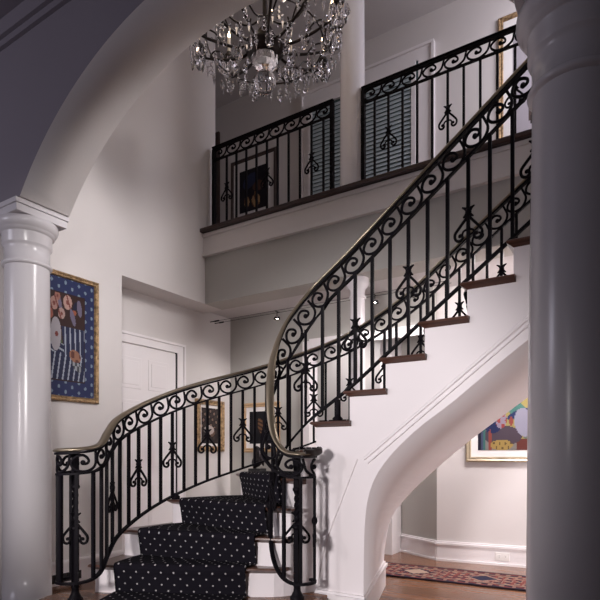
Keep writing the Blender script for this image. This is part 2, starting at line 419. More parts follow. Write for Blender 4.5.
# straight flight body with curved soffit
def resample(P, n):
    L = [0]
    for i in range(1, len(P)): L.append(L[-1]+(P[i]-P[i-1]).length)
    out = []; j = 0
    for i in range(n):
        t = L[-1]*i/(n-1)
        while j < len(L)-2 and L[j+1] < t: j += 1
        f = (t-L[j])/max(1e-9, L[j+1]-L[j]); out.append(P[j].lerp(P[j+1], f))
    return out
fpx = [(363.5, 597), (364, 545), (365.5, 515), (369, 494), (377, 474), (393, 452.5), (416, 430), (436, 414.5), (455, 400), (478, 380.5), (504, 359), (530, 338)]
bpx = [(383, 569), (385, 543), (390, 520), (402, 502), (420, 483), (440, 465), (450, 456.5), (465, 444), (486, 428), (501, 417), (515, 406.5), (529.5, 396)]
FR = [onY(x, y, YI) for x, y in fpx]; BK = [onY(x, y, 3.9) for x, y in bpx]
SL = R/RUN
for P_, Yp in ((FR, YI), (BK, YO)):
    for p in P_: p.y = Yp
    P_.insert(0, Vector((P_[0].x, Yp, 0)))
    P_[:] = catmull(P_, 6)
    e = P_[-1]; xe = 1.08; d = (P_[-1]-P_[-7])
    P_.append(Vector((xe, Yp, min(3.0, e.z+(xe-e.x)*SL))))
FR = resample(FR, 60); BK = resample(BK, 60)
topF = []; topB = []
for k in range(7, 19):
    z = k*R-TH
    topF += [Vector((I[k].x, YI, z)), Vector((I[k+1].x, YI, z))]; topB += [Vector((O[k].x, YO, z)), Vector((O[k+1].x, YO, z))]
b = MB()
fr = FR+list(reversed(topF))+[Vector((I[7].x, YI, 0))]; bk = BK+list(reversed(topB))+[Vector((O[7].x, YO, 0))]
n = len(fr)
b.add(fr+bk, [tuple(range(n)), tuple(reversed(range(n, 2*n)))])
for i in range(n):
    j = (i+1) % n; b.f.append((j, i, n+i, n+j)); b.smooth.append(i < 59)
b.build('stringer_wall', STAIRW, ST)
# landing
b = MB(); b.box(1.08, 2.2, YI, 4.145, 2.95, 3.33); b.build('landing', STAIRW, ST)
b = MB(); b.box(1.05, 2.22, YI-.03, 4.145, 3.33, 3.365); b.build('landing_tread', TREAD, ST)
# mouldings of the stringer face: unprojected guide lines
def strip(pxs, w, d, up=False):
    P_ = catmull([onY(x, y, YI) for x, y in pxs], 6); b = MB()
    vs = []; m = len(P_)
    for i, p in enumerate(P_):
        t = (P_[min(i+1, m-1)]-P_[max(i-1, 0)]).normalized(); nn = Vector((-t.z, 0, t.x))
        for (a, e) in ((-w/2, 0), (-w/4, d), (w/4, d), (w/2, 0)): vs.append(p+nn*a+Vector((0, -e, 0)))
    fs = []
    for i in range(m-1):
        for k in range(4): fs.append((i*4+k, i*4+(k+1)%4, (i+1)*4+(k+1)%4, (i+1)*4+k))
    fs += [(3, 2, 1, 0), tuple(range((m-1)*4, m*4))]
    b.add(vs, fs); return b
def extline(a, b_, x):  # extrapolate pixel line
    return (x, a[1]+(b_[1]-a[1])/(b_[0]-a[0])*(x-a[0]))
q0, q1 = (364, 459), (527, 319)
for dy in (0, 7):
    m_ = strip([(q0[0]+dy*.5, q0[1]+dy*.6), ((q0[0]+q1[0])/2, (q0[1]+q1[1])/2+dy), (q1[0], q1[1]+dy)]+[extline((q0[0], q0[1]+dy), (q1[0], q1[1]+dy), 620)], .022 if dy == 0 else .014, .007)
    m_.build('moulding', STAIRW, ST)
strip([(357, 459), (341, 501), (327, 538), (321, 562), (318, 584)], .016, .006).build('moulding', STAIRW, ST)
# baseboard round the pier
b = MB(); xf = FR[1].x+.0
c0 = Vector((-1.694, YI)); c1 = Vector((FR[0].x, YI)); c2 = Vector((BK[0].x, YO))
for w, z0, z1 in ((.018, 0, .155), (.032, .155, .178), (.016, .178, .192)):
    d = (c2-c1).normalized(); nn = Vector((d.y, -d.x))*w
    b.prism([c0+Vector((0, -w)), c1+Vector((w*.8, -w)), c1+Vector((w*.8,0)), c0], z0, z1)
    b.prism([c1+Vector((w*.8, -w)), c2+nn, c2, c1], z0, z1)
b.build('baseboard', TRIM, ST)

# ------------------------------------------------------------- carpet runner
def carpet():
    rows = []   # each row: left/right edge points (3d) going up the stair
    t0, t1 = .13, .855      # from the outer end to the inner end
    def cut(lo, z, nr=0):
        a, c = lo   # inner, outer
        d = c-a; nrm = Vector((-d.y, d.x)).normalized()
        row = []
        for i in range(9):
            s = (1-t1)+((1-t0)-(1-t1))*i/8
            p = a+d*s+nrm*(.03*math.sin(PI*s)+nr); row.append(Vector((p.x, p.y, z)))
        return row
    # start: first step
    ca, cc = I[2], O[2]
    f = .33
    base = [(.36, R*0+.006), (.352, .05), (.35, R-.03), (.362, R-.012), (.355, R+.006), (.34, R+.012)]
    d = cc-ca; 
    for nr, z in base: rows.append(cut((ca, cc), z, nr))
    for nr in (.26, .16, .06, .012): rows.append(cut((ca, cc), R+.012, nr))
    for k in range(2, 12):
        lo = (I[k], O[k]); z = k*R
        rows.append(cut(lo, (k-1)*R+.02, .012)); rows.append(cut(lo, z-TH-.012, .030)); rows.append(cut(lo, z-TH+.004, .036)); rows.append(cut(lo, z-.010, .040))
        rows.append(cut(lo, z+.004, .037)); rows.append(cut(lo, z+.011, .026))
        hi = (I[k+1], O[k+1])
        A = cut(lo, z+.012, .015); B = cut(hi, z+.012, .012)
        for f in (.3, .7, 1.0): rows.append([A[i].lerp(B[i], f) for i in range(9)])
    me = bpy.data.meshes.new('stair_runner'); vs = []; uvs = []; fs = []
    vlen = 0; prev = None
    for r in rows:
        mid = r[4]
        if prev is not None: vlen += (mid-prev).length
        prev = mid
        acc = 0
        for i, p in enumerate(r):
            if i: acc += (p-r[i-1]).length
            vs.append(tuple(p)); uvs.append((acc-.5*0, vlen))
    for j in range(len(rows)-1):
        for i in range(8): fs.append((j*9+i, j*9+i+1, (j+1)*9+i+1, (j+1)*9+i))
    me.from_pydata(vs, [], fs); uvl = me.uv_layers.new(name='UVMap')
    for lp in me.loops: uvl.data[lp.index].uv = uvs[lp.vertex_index]
    me.materials.append(CARPET); me.update()
    o = bpy.data.objects.new('stair_runner', me); COL.objects.link(o)
    s = o.modifiers.new('thick', 'SOLIDIFY'); s.thickness = .008; s.offset = -1
    tag(o, 'black carpet runner with small pale dots laid over the lower curved steps', 'carpet')
carpet()

# ------------------------------------------------------------- railings
H = .745; HF = .118
def iron_scroll(F, pitch):
    """F(s, v) maps to 3d; unit scroll between s=0..pitch, v=0..HF"""
    hp = pitch; h = HF-.012; c = (hp*.50, h*.54)
    key = [(hp*1.04, h*1.0), (hp*.99, h*.66)]
    for th, rx, ry in ((-22, .46, .46), (-55, .445, .48), (-90, .43, .50), (-125, .43, .50), (-160, .44, .46), (-195, .43, .43), (-230, .37, .43), (-265, .27, .38), (-300, .20, .29), (-340, .17, .20), (-390, .13, .13), (-450, .09, .09), (-520, .05, .05)):
        a = math.radians(th); key.append((c[0]+hp*rx*math.cos(a), c[1]+h*ry*math.sin(a)))
    cv = catmull([Vector((x, y, 0)) for x, y in key], 3)
    b = MB(); pts = [F(p.x, p.y) for p in cv]; b.tube(pts, .0082, 6)
    b.sphere(tuple(pts[-1]), .015, 8); return b
def spade():
    """lyre ornament, local x across, z up"""
    b = MB()
    for sg in (-1, 1):
        cv = catmull([Vector((sg*x, 0, z)) for x, z in ((.004, .125), (.022, .102), (.048, .072), (.071, .040), (.067, .010), (.047, 0), (.031, .012), (.035, .030), (.047, .029))], 4)
        b.tube(cv, .0080, 6); b.sphere((sg*.045, 0, .027), .010, 8)
        cv = catmull([Vector((sg*x, 0, z)) for x, z in ((.032, .030), (.027, .046), (.012, .054), (0, .046))], 3); b.tube(cv, .006, 6)
        b.tube([Vector((sg*.004, 0, .148)), Vector((sg*.015, 0, .168)), Vector((sg*.033, 0, .178))], [.009, .009, .004], 6)
        b.tube([Vector((sg*.004, 0, .148)), Vector((sg*.016, 0, .128)), Vector((sg*.028, 0, .122))], [.009, .009, .004], 6)
    b.sphere((0, 0, .146), .018, 8, 1.4); b.sphere((0, 0, .058), .013, 8, 1.7); b.sphere((0, 0, .026), .011, 8, 1.8)
    return b
SP = spade(); SPM = None
def put_spade(parent, x, y, z, ang):
    global SPM
    if SPM is None:
        me = bpy.data.meshes.new('spade_ornament'); me.from_pydata(SP.v, [], SP.f); me.materials.append(IRON)
        for p in me.polygons: p.use_smooth = True
        SPM = me
    o = bpy.data.objects.new('spade_ornament', SPM); COL.objects.link(o); o.parent = parent
    base = Vector((0, 0, 0)); q = parent
    while q is not None: base += q.location; q = q.parent
    o.location = Vector((x, y, z))-base; o.rotation_euler = (0, 0, ang)

class Path:
    """top (handrail) curve; s is 3D arclength"""
    def __init__(s, nodes, n=12):
        s.B = catmull([Vector(p[:3]) for p in nodes], n)
        s.P = catmull([Vector(p[:3])+Vector((0, 0, H+(p[3] if len(p) > 3 else 0))) for p in nodes], n); s.L = [0]; s.h = [0]
        for i in range(1, len(s.P)):
            d = s.P[i]-s.P[i-1]; s.L.append(s.L[-1]+d.length); s.h.append(s.h[-1]+math.hypot(d.x, d.y))
    def _at(s, A, t):
        t = max(0, min(A[-1], t)); lo, hi = 0, len(A)-1
        while hi-lo > 1:
            m = (lo+hi)//2
            if A[m] <= t: lo = m
            else: hi = m
        f = (t-A[lo])/max(1e-9, A[hi]-A[lo]); return s.P[lo].lerp(s.P[hi], f)
    def at(s, t): return s._at(s.L, t)
    def ath(s, t): return s._at(s.h, t)
    def bot(s, t):
        Q = s.P; s.P = s.B; v = s._at(s.h, t); s.P = Q; return v.z
    def tan(s, t, h=False):
        f = s.ath if h else s.at; return (f(t+.03)-f(t-.03)).normalized()
    def N(s, T):
        u = Vector((0, 0, 1)); n = u-T*u.dot(T)
        n.normalize(); return n
def railing(name, loc, label, nodes, first, spacing, every, phase=0, pitch=.147, newels=(), start=0.0, endz=None, twist=None, posts=(), hmat=None, group='iron railings', ornz=.21, skip=(), plain=0):
    t = thing(name, loc, label, 'railing', group)
    pa = Path(nodes)
    # handrail
    b = MB(); w, hh = .025, .009
    prof = [(-w, 0), (-w*.95, hh*.7), (-w*.5, hh*1.5), (0, hh*1.75), (w*.5, hh*1.5), (w*.95, hh*.7), (w, 0), (w*.7, -hh*.6), (-w*.7, -hh*.6)]
    b.sweep(pa.P, prof, True); hr = b.build('handrail', hmat or BRONZE, t)
    b = MB(); b.sweep([p-Vector((0, 0, .014)) for p in pa.P], [(-.016, -.006), (-.016, .006), (.016, .006), (.016, -.006)]); b.build('top_bar', IRON, t)
    lowP = []
    n = int(pa.L[-1]/.02)
    for i in range(n+1):
        s = pa.L[-1]*i/n; lowP.append(pa.at(s)-pa.N(pa.tan(s))*(HF+.014))
    b = MB(); b.sweep(lowP, [(-.011, -.006), (-.011, .006), (.011, .006), (.011, -.006)]); b.build('frieze_bar', IRON, t)
    b = MB(); b.sweep(pa.B, [(-.012, -.007), (-.012, .007), (.012, .007), (.012, -.007)]); b.build('bottom_bar', IRON, t)
    # scrolls
    cnt = int((pa.L[-1]-start)/pitch); pt = (pa.L[-1]-start)/cnt
    for i in range(cnt):
        s0 = start+i*pt
        def F(a, v):
            s = s0+a; T = pa.tan(s); return pa.at(s)-pa.N(T)*(HF+.010-v)
        iron_scroll(F, pt).build('scroll', IRON, t)
    # balusters
    s = first; i = 0
    while s < pa.h[-1]-.02:
        p = pa.ath(s); T = pa.tan(s, True); cs = max(.42, math.hypot(T.x, T.y))
        zt = p.z-(HF+.014)/cs; zb = pa.bot(s)
        if i not in skip:
            o = MB(); w = .0088; ang = math.atan2(T.y, T.x)
            ca, sa = math.cos(ang)*w, math.sin(ang)*w
            poly = [(p.x+ca-sa, p.y+sa+ca), (p.x-ca-sa, p.y-sa+ca), (p.x-ca+sa, p.y-sa-ca), (p.x+ca+sa, p.y+sa-ca)]
            o.prism(poly, zb, zt)
            bo = o.build('baluster', IRON, t, origin=(p.x, p.y, zb))
            if (i+phase) % every == 0 and i >= plain: put_spade(bo, p.x, p.y, zb+ornz, ang)
        s += spacing; i += 1
    for s_, zf in posts:
        p = pa.ath(s_); b = MB(); w = .015; T = pa.tan(s_, True)
        b.box(p.x-w, p.x+w, p.y-w, p.y+w, zf, p.z-.12); b.lathe([(.032, 0), (.034, .012), (.022, .02), (.02, .04)], (p.x, p.y, zf), 12); b.build('post', IRON, t)
    return t, pa

def newel(parent, x, y, z0, z1, name='newel_post'):
    b = MB(); w = .0155
    b.lathe([(.042, 0), (.043, .012), (.034, .02), (.029, .032), (.022, .045), (.020, .07), (.026, .08), (.018, .09)], (x, y, z0), 20)
    b.box(x-w, x+w, y-w, y+w, z0+.08, z0+.43)
    # twisted middle
    zs = 28; ring = []
    for i in range(zs+1):
        z = z0+.43+(z1-z0-.64)*i/zs; a = 2.6*PI*i/zs+PI/4; ww = w*1.2
        for k in range(4): ring.append((x+ww*math.cos(a+k*PI/2), y+ww*math.sin(a+k*PI/2), z))
    b.add(ring, [(i*4+k, i*4+(k+1)%4, (i+1)*4+(k+1)%4, (i+1)*4+k) for i in range(zs) for k in range(4)])
    b.box(x-w, x+w, y-w, y+w, z1-.21, z1-.01)
    b.sphere((x, y, z0+.42), .028, 12, .7); b.sphere((x, y, z1-.21), .027, 12, .7)
    o = b.build(name, IRON, parent)
    put_spade(o, x, y-.0, z0+.33, YAW)
    return o

off = .035
# outer railing nodes (x, y, bottom-bar height)
ON = [(-2.80, 1.99, .30), (-2.845, 1.955, .298), (-2.85, 1.895, .296), (-2.795, 1.845, .297), (-2.72, 1.84, .299), (-2.655, 1.885, .303), (-2.635, 1.96, .315), (-2.68, 2.055, .345), (-2.745, 2.15, .415),
      (-2.81, 2.27, .50), (-2.855, 2.44, .58), (-2.86, 2.62, .66), (-2.83, 2.80, .735), (-2.76, 3.03, .82), (-2.635, 3.27, .905), (-2.49, 3.47, .985), (-2.32, 3.64, 1.075), (-2.12, 3.77, 1.165), (-1.90, 3.85, 1.27)]
for k in range(8, 19): ON.append((O[k].x, 3.87, k*R+off+.01, min(.02*(k-7), .06)))
IN_ = [(-1.655, 2.735, .282), (-1.615, 2.715, .280), (-1.605, 2.665, .278), (-1.63, 2.62, .277), (-1.675, 2.60, .277), (-1.725, 2.60, .285), (-1.775, 2.60, .315), (-1.825, 2.605, .385), (-1.865, 2.625, .50), (-1.90, 2.665, .70), (-1.915, 2.73, .89, .01), (-1.885, 2.80, 1.05, .03), (-1.80, 2.865, 1.185, .048), (-1.72, 2.905, 1.27, .06)]
for k in range(8, 19): IN_.append((I[k].x-.01, 2.915, k*R+off, .072))
ro, pao = railing('stair_railing', (-2.75, 2.0, R), 'black scrolled iron stair railing on the outer left side, curving behind the steps', ON, .05, .0962, 3, 2, plain=5, newels=(), skip=(), posts=())
newel(ro, -2.775, 1.945, R, ON[0][2]+H)
ri, pai = railing('stair_railing', (-1.7, 2.65, R), 'black scrolled iron stair railing on the inner side, twisting round its newel and climbing right', IN_, .02, .0, 3) if False else (None, None)
ri, pai = railing('stair_railing', (-1.7, 2.65, R), 'black scrolled iron stair railing on the inner side, twisting round its newel and climbing right', IN_, .055, .112, 3, 0)
newel(ri, -1.705, 2.665, R, IN_[0][2]+H)
for par, x, y, zf, zt in ((ro, -2.83, 2.80, 4*R, .735), (ri, -1.57, 2.915, 7*R, 1.36)):
    b = MB(); w = .014; b.box(x-w, x+w, y-w, y+w, zf+.02, zt); b.lathe([(.030, 0), (.032, .02), (.02, .03), (.018, .045)], (x, y, zf+.001), 12); b.build('foot_post', IRON, par)
# every baluster of the straight inner flight runs down to its tread
# handrail leaf scroll end
b = MB(); e = Vector((-1.60, 2.69, 1.02))
b.tube(catmull([(-1.63, 2.62, 1.03), (-1.60, 2.66, 1.03), (-1.585, 2.71, 1.04), (-1.60, 2.75, 1.055), (-1.63, 2.74, 1.05)], 5), [.026]*6+[.022]*6+[.016]*6+[.010]*3, 8); b.build('rail_scroll_end', DARKBRONZE, ri)

# balcony railings
BZ = 3.40
H_s = H; H = .845
def balcony(x0, x1, label, phase, first):
    nd = [(x0+(x1-x0)*i/6, 4.30, BZ) for i in range(7)]
    t, pa = railing('balcony_railing', (x0, 4.30, 3.365), label, nd, first, .128, 4, phase, pitch=.178, hmat=IRON, group='balcony railings', ornz=.26)
    for x in (x0+.012, x1-.012):
        b = MB(); w = .017; b.box(x-w, x+w, 4.30-w, 4.30+w, 3.366, BZ+H-.02)
        ring = []; zs = 16
        for i in range(zs+1):
            z = 3.75+.34*i/zs; a = 3*PI*i/zs
            for k in range(4): ring.append((x+.024*math.cos(a+k*PI/2), 4.30+.024*math.sin(a+k*PI/2), z))
        b.add(ring, [(i*4+k, i*4+(k+1)%4, (i+1)*4+(k+1)%4, (i+1)*4+k) for i in range(zs) for k in range(4)])
        b.build('end_post', IRON, t)
balcony(-3.80, -2.36, 'black scrolled iron balcony railing left of the upper column', 0, .185)
balcony(-2.07, 1.0, 'black scrolled iron balcony railing right of the upper column, partly behind the stair rail', 3, .12)
H = H_s

# ------------------------------------------------------------- painted pictures
def srgb(r, g, b_): return tuple(((c/255)/12.92 if c/255 <= .04045 else ((c/255+.055)/1.055)**2.4) for c in (r, g, b_))
def canvas(name, parent, origin, U, V, w, h, nu, nv, fn, m, tone=.75):
    """grid in plane origin + U*u + V*v with one colour per face"""
    o_ = Vector(origin); U = Vector(U); V = Vector(V)
    vs = [tuple(o_+U*(w*i/nu)+V*(h*j/nv)) for j in range(nv+1) for i in range(nu+1)]
    fs = [(j*(nu+1)+i, j*(nu+1)+i+1, (j+1)*(nu+1)+i+1, (j+1)*(nu+1)+i) for j in range(nv) for i in range(nu)]
    me = bpy.data.meshes.new(name); me.from_pydata(vs, [], fs); at = me.color_attributes.new('paint', 'FLOAT_COLOR', 'CORNER')
    for p in me.polygons:
        j, i = divmod(p.index, nu); c = fn((i+.5)/nu, (j+.5)/nv); g = .3*c[0]+.5*c[1]+.2*c[2]; c = [(x*.78+g*.22)*tone for x in c]
        for li in p.loop_indices: at.data[li].color = (*c, 1)
    me.materials.append(m); me.update()
    o = bpy.data.objects.new(name, me); COL.objects.link(o)
    if parent:
        o.parent = parent; o.location = -Vector(parent.location)
    return o
def ell(u, v, cx, cy, rx, ry, ang=0):
    a = math.radians(ang); x = (u-cx)*math.cos(a)+(v-cy)*math.sin(a); y = -(u-cx)*math.sin(a)+(v-cy)*math.cos(a)
    return (x/rx)**2+(y/ry)**2 < 1
def art_left(u, v):
    """dotted blue border, flowers above a striped armchair"""
    bw = .17; bh = .13
    if u < bw or u > 1-bw or v < bh or v > 1-bh:
        for gx, gy in ((.06, 0),):
            a = (u*9) % 1; c = (v*12+.5*(int(u*9) % 2)) % 1
            if (a-.5)**2+(c-.5)**2 < .035: return srgb(140, 165, 190)
        return srgb(38, 52, 112)
    if u < bw+.015 or u > 1-bw-.015 or v < bh+.012 or v > 1-bh-.012: return srgb(60, 30, 35)
    u = (u-bw)/(1-2*bw); v = (v-bh)/(1-2*bh)
    for cx, cy, r, c in ((.22, .86, .10, (205, 150, 135)), (.55, .90, .11, (215, 165, 150)), (.40, .76, .085, (200, 160, 150)), (.12, .74, .08, (190, 95, 70)), (.30, .95, .07, (190, 120, 100))):
        if ell(u, v, cx, cy, r, r*.75):
            return srgb(150, 70, 60) if ell(u, v, cx, cy, r*.35, r*.25) or (math.sin(40*u+25*v) > .75) else srgb(*c)
    if ell(u, v, .68, .74, .05, .11, 35) or ell(u, v, .34, .90, .045, .12, 30) or ell(u, v, .85, .86, .06, .10, 20): return srgb(130, 118, 150)
    if ell(u, v, .75, .88, .08, .04, 30): return srgb(30, 32, 70)
    if ell(u, v, .72, .80, .05, .03): return srgb(185, 90, 45)
    if ell(u, v, .26, .52, .13, .19): return srgb(150, 55, 45) if ell(u, v, .28, .52, .04, .03) else srgb(190, 182, 190)
    if ell(u, v, .74, .30, .15, .07, -8) : return srgb(185, 120, 85) if math.sin(30*u)*math.sin(35*v) > -.2 else srgb(120, 60, 45)
    if ell(u, v, .78, .19, .13, .055, -20): return srgb(175, 180, 190) if math.sin(60*u)*math.sin(50*v) > 0 else srgb(80, 85, 95)
    if v < .62 and u > .42+.05*math.sin(v*6) and v > .30: return srgb(185, 195, 215) if (u*8+v*.4) % 1 < .27 else srgb(34, 44, 92)
    if v < .32: return srgb(185, 195, 215) if ((u*7.5-v*2.2) % 1) < .27 else srgb(28, 38, 84)
    if u < .5 and v < .42: return srgb(180, 190, 205) if ((v*14+u*3) % 1) < .3 else srgb(28, 38, 84)
    if u < .42 and v < .46: return srgb(90, 110, 80)
    return srgb(66, 34, 30)
def frame_plane(parent, o_, U, V, Nn, w, h, fw, depth, m, name='frame', fb=None):
    """picture frame: bevelled four-sided profile. o_ = lower left corner at the wall, Nn points into the room"""
    o_, U, V, Nn = Vector(o_), Vector(U), Vector(V), Vector(Nn)
    prof = [(0, 0), (0, depth*.7), (fw*.25, depth), (fw*.6, depth*.75), (fw*.85, depth*.85), (fw, depth*.45), (fw, 0)]
    b = MB(); cs = ((0, 0, 1, 1), (w, 0, -1, 1), (w, h, -1, -1), (0, h, 1, -1)); vs = []
    for cx, cy, sx, sy in cs:
        for a, d in prof: vs.append(o_+U*(cx+sx*a)+V*(cy+sy*a)+Nn*d)
    n = len(prof); fs = []
    for k in range(4):
        for j in range(n): fs.append((k*n+j, k*n+(j+1) % n, ((k+1) % 4)*n+(j+1) % n, ((k+1) % 4)*n+j))
    b.add(vs, fs); return b.build(name, m, parent)
Zv = (0, 0, 1)
# left wall painting
PY0, PY1, PZ0, PZ1 = 2.30, 2.905, 1.445, 2.455
t = thing('framed_painting', (-3.85, 2.6, 1.44), 'tall painting of flowers and blue striped armchair, gilt frame, on the left wall', 'painting')
frame_plane(t, (-3.849, PY0, PZ0), (0, 1, 0), Zv, (1, 0, 0), PY1-PY0, PZ1-PZ0, .042, .035, GOLD)
canvas('canvas', t, (-3.835, PY0+.035, PZ0+.035), (0, 1, 0), Zv, PY1-PY0-.07, PZ1-PZ0-.07, 110, 170, art_left, PAINT, .55)

# small ivory framed picture beyond the door
def art_small(u, v):
    if ell(u, v, .45, .38, .30, .13): return srgb(205, 190, 185)
    n = math.sin(17*u+9*v)*math.sin(23*v-7*u)
    if n > .55 and v > .45: return srgb(150, 120, 105)
    if ell(u, v, .6, .3, .2, .1): return srgb(120, 90, 75)
    return srgb(48, 40, 42) if n > -.2 else srgb(70, 58, 55)
t = thing('framed_picture', (-4.13, 4.6, 1.07), 'small dark picture in a gilt frame on the wall just right of the white door', 'picture', 'pictures behind the outer stair railing')
frame_plane(t, (-4.129, 4.37, 1.06), (0, 1, 0), Zv, (1, 0, 0), .46, .58, .06, .05, GOLD)
b = MB(); b.box(-4.127, -4.115, 4.42, 4.78, 1.11, 1.59); b.build('mat_board', MATB, t)
canvas('canvas', t, (-4.113, 4.46, 1.15), (0, 1, 0), Zv, .28, .40, 40, 56, art_small, PAINT)
def art_dark(u, v):
    if ell(u, v, .5, .55, .12, .25, 15) or ell(u, v, .62, .3, .09, .14): return srgb(130, 90, 55) if math.sin(50*v+20*u) > 0 else srgb(70, 45, 35)
    return srgb(20, 20, 30)
t = thing('framed_picture', (-3.7, 4.98, 1.05), 'dark-centred picture with pale mat and light wood frame on the back wall', 'picture', 'pictures behind the outer stair railing')
frame_plane(t, (-3.93, 4.979, 1.05), (1, 0, 0), Zv, (0, -1, 0), .52, .57, .05, .03, OAKF)
b = MB(); b.box(-3.89, -3.45, 4.966, 4.977, 1.09, 1.58); b.build('mat_board', MATB, t)
canvas('canvas', t, (-3.83, 4.964, 1.15), (1, 0, 0), Zv, .32, .37, 40, 46, art_dark, PAINT)

# lower right painting
dW = Vector((1, .123, 0)).normalized(); nW = Vector((dW.y, -dW.x, 0))
def art_right(u, v):
    u = u/.47 if u < .47 else (u-.47)/.53*.8+.2; v = v/.85
    if u < .06: return srgb(40, 38, 62)
    if u < .10: return srgb(80, 92, 130)
    if u < .135: return srgb(60, 130, 125)
    if ell(u, v, .43, .07, .20, .075): return srgb(120, 90, 40) if math.sin(60*u)*math.sin(50*v) > .6 else srgb(196, 160, 62)
    if ell(u, v, .42, .42, .10, .12): return srgb(180, 60, 60) if math.sin(45*u)*math.cos(38*v) > .2 else srgb(165, 150, 175)
    if ell(u, v, .60, .40, .035, .07) or ell(u, v, .22, .1, .03, .2): return srgb(170, 70, 55)
    if ell(u, v, .82, .38, .16, .20, 20): return srgb(168, 165, 190)
    if ell(u, v, .72, .50, .20, .05, 18): return srgb(40, 60, 115)
    if ell(u, v, .30, .36, .18, .12, 20): return srgb(35, 50, 105)
    if ell(u, v, .45, .20, .34, .14): return srgb(92, 76, 92)
    if v > .48: return srgb(70, 140, 130) if math.sin(9*u+14*v) > -.1 else srgb(190, 170, 80)
    if v < .16: return srgb(130, 60, 50) if u > .7 else srgb(150, 145, 140)
    return srgb(180, 165, 80) if math.sin(10*u+7*v) > 0 else srgb(110, 130, 110)
px0 = Vector((-1.397, 5.1635, .955))+nW*.001
t = thing('framed_painting', tuple(px0), 'colourful abstract figure painting in pale gold frame on the lit wall under the stairs', 'painting')
frame_plane(t, px0, dW, Zv, nW, 1.25, 1.0, .048, .035, PALEGOLD)
bm = MB(); a = px0+dW*.04+nW*.006; c = px0+dW*1.21+nW*.006
bm.prism([Vector((a.x, a.y)), Vector((c.x, c.y)), Vector((c.x+nW.x*.008, c.y+nW.y*.008)), Vector((a.x+nW.x*.008, a.y+nW.y*.008))], .995, 1.915); bm.build('mat_board', MATB, t)
canvas('canvas', t, px0+dW*.11+nW*.017+Vector((0, 0, .11)), dW, Zv, 1.03, .78, 110, 84, art_right, PAINT, .6)
# power outlet on the right baseboard
o0 = Vector((-1.67, 5.13, 0))+dW*.60+nW*.0185
t = thing('power_outlet', (o0.x, o0.y, .08), 'white horizontal power outlet on the baseboard of the lit wall', 'outlet')
def orient_box(mb, c, w, d, h):
    a = c-dW*w/2; e = c+dW*w/2
    mb.prism([(a.x, a.y), (e.x, e.y), (e.x+nW.x*d, e.y+nW.y*d), (a.x+nW.x*d, a.y+nW.y*d)], c.z-h/2, c.z+h/2)
b = MB(); orient_box(b, o0+Vector((0, 0, .085)), .122, .006, .074); b.build('cover_plate', PLASTIC, t, bevel=.002)
for s_ in (-.027, .027):
    b = MB(); orient_box(b, o0+dW*s_+nW*.006+Vector((0, 0, .085)), .032, .003, .034); q = b.build('socket', PLASTIC, t)
    b = MB(); 
    for z in (-.006, .006): orient_box(b, o0+dW*s_+nW*.009+Vector((0, 0, .085+z)), .008, .0006, .0022)
    b.build('slots', BLACK, q).location = (0, 0, 0)

# upstairs pictures
def art_up(u, v):
    if v < .42:
        if ell(u, v, .28, .24, .10, .13) or ell(u, v, .62, .22, .16, .16) or ell(u, v, .62, .42, .05, .12): return srgb(200, 150, 90) if math.sin(31*u+17*v) > -.3 else srgb(120, 70, 35)
    if ell(u, v, .4, .72, .28, .16, 20): return srgb(42, 52, 92)
    if ell(u, v, .7, .55, .2, .13): return srgb(95, 60, 50)
    return srgb(26, 22, 34)
t = thing('framed_picture', (-4.4, 5.72, 4.2), 'dark still life picture upstairs, behind the left balcony railing', 'picture')
frame_plane(t, (-4.72, 5.719, 4.14), (1, 0, 0), Zv, (0, -1, 0), .76, .86, .05, .03, LINER)
b = MB(); b.box(-4.68, -4.0, 5.705, 5.717, 4.18, 4.96); b.build('mat_board', MATB, t)
canvas('canvas', t, (-4.57, 5.703, 4.27), (1, 0, 0), Zv, .44, .56, 44, 56, art_up, PAINT)
def art_mirror(u, v):
    if ell(u, v, .33, .22, .16, .13) : return srgb(95, 78, 72) if math.sin(33*u)*math.sin(29*v) > -.2 else srgb(60, 52, 50)
    if ell(u, v, .33, .07, .09, .09): return srgb(120, 118, 120)
    return srgb(188, 180, 190)
t = thing('framed_picture', (-.8, 5.72, 4.1), 'large pale picture in gold frame, right end of the upstairs wall', 'picture')
frame_plane(t, (-1.22, 5.719, 4.0), (1, 0, 0), Zv, (0, -1, 0), 1.1, 1.45, .05, .035, GOLD)
b = MB(); b.box(-1.18, -.16, 5.705, 5.717, 4.04, 5.41); b.build('mat_board', MATB, t)
canvas('canvas', t, (-1.08, 5.703, 4.14), (1, 0, 0), Zv, .82, 1.17, 50, 70, art_mirror, PAINT)

# ------------------------------------------------------------- vent, outlet, sculpture, lights
t = thing('wall_vent', (-3.832, 2.56, .05), 'dark slotted vent low in the baseboard of the left wall beside the newel', 'vent')
b = MB(); b.box(-3.832, -3.829, 2.40, 2.74, .022, .09); b.build('grille_back', BLACK, t)
for k in range(12):
    b = MB(); y = 2.405+k*.028; b.box(-3.829, -3.826, y, y+.006, .026, .086); b.build('slat', LINER, t)
t = thing('pedestal', (-3.56, 4.75, 0), 'narrow white pedestal by the back wall carrying a small dark sculpture', 'pedestal')
b = MB(); b.box(-3.65, -3.47, 4.66, 4.84, 0, .80); b.box(-3.665, -3.455, 4.645, 4.855, 0, .06); b.build('body', TRIM, t)
b = MB(); b.box(-3.665, -3.455, 4.645, 4.855, .80, .835); b.build('top', TRIM, t, bevel=.004)
t = thing('sculpture', (-3.56, 4.75, .835), 'small dark bronze bird-like sculpture on a flat base, on the white pedestal', 'sculpture')
b = MB(); b.box(-3.64, -3.48, 4.69, 4.81, .8352, .872); b.build('base', BLACK, t, bevel=.003)
b = MB()
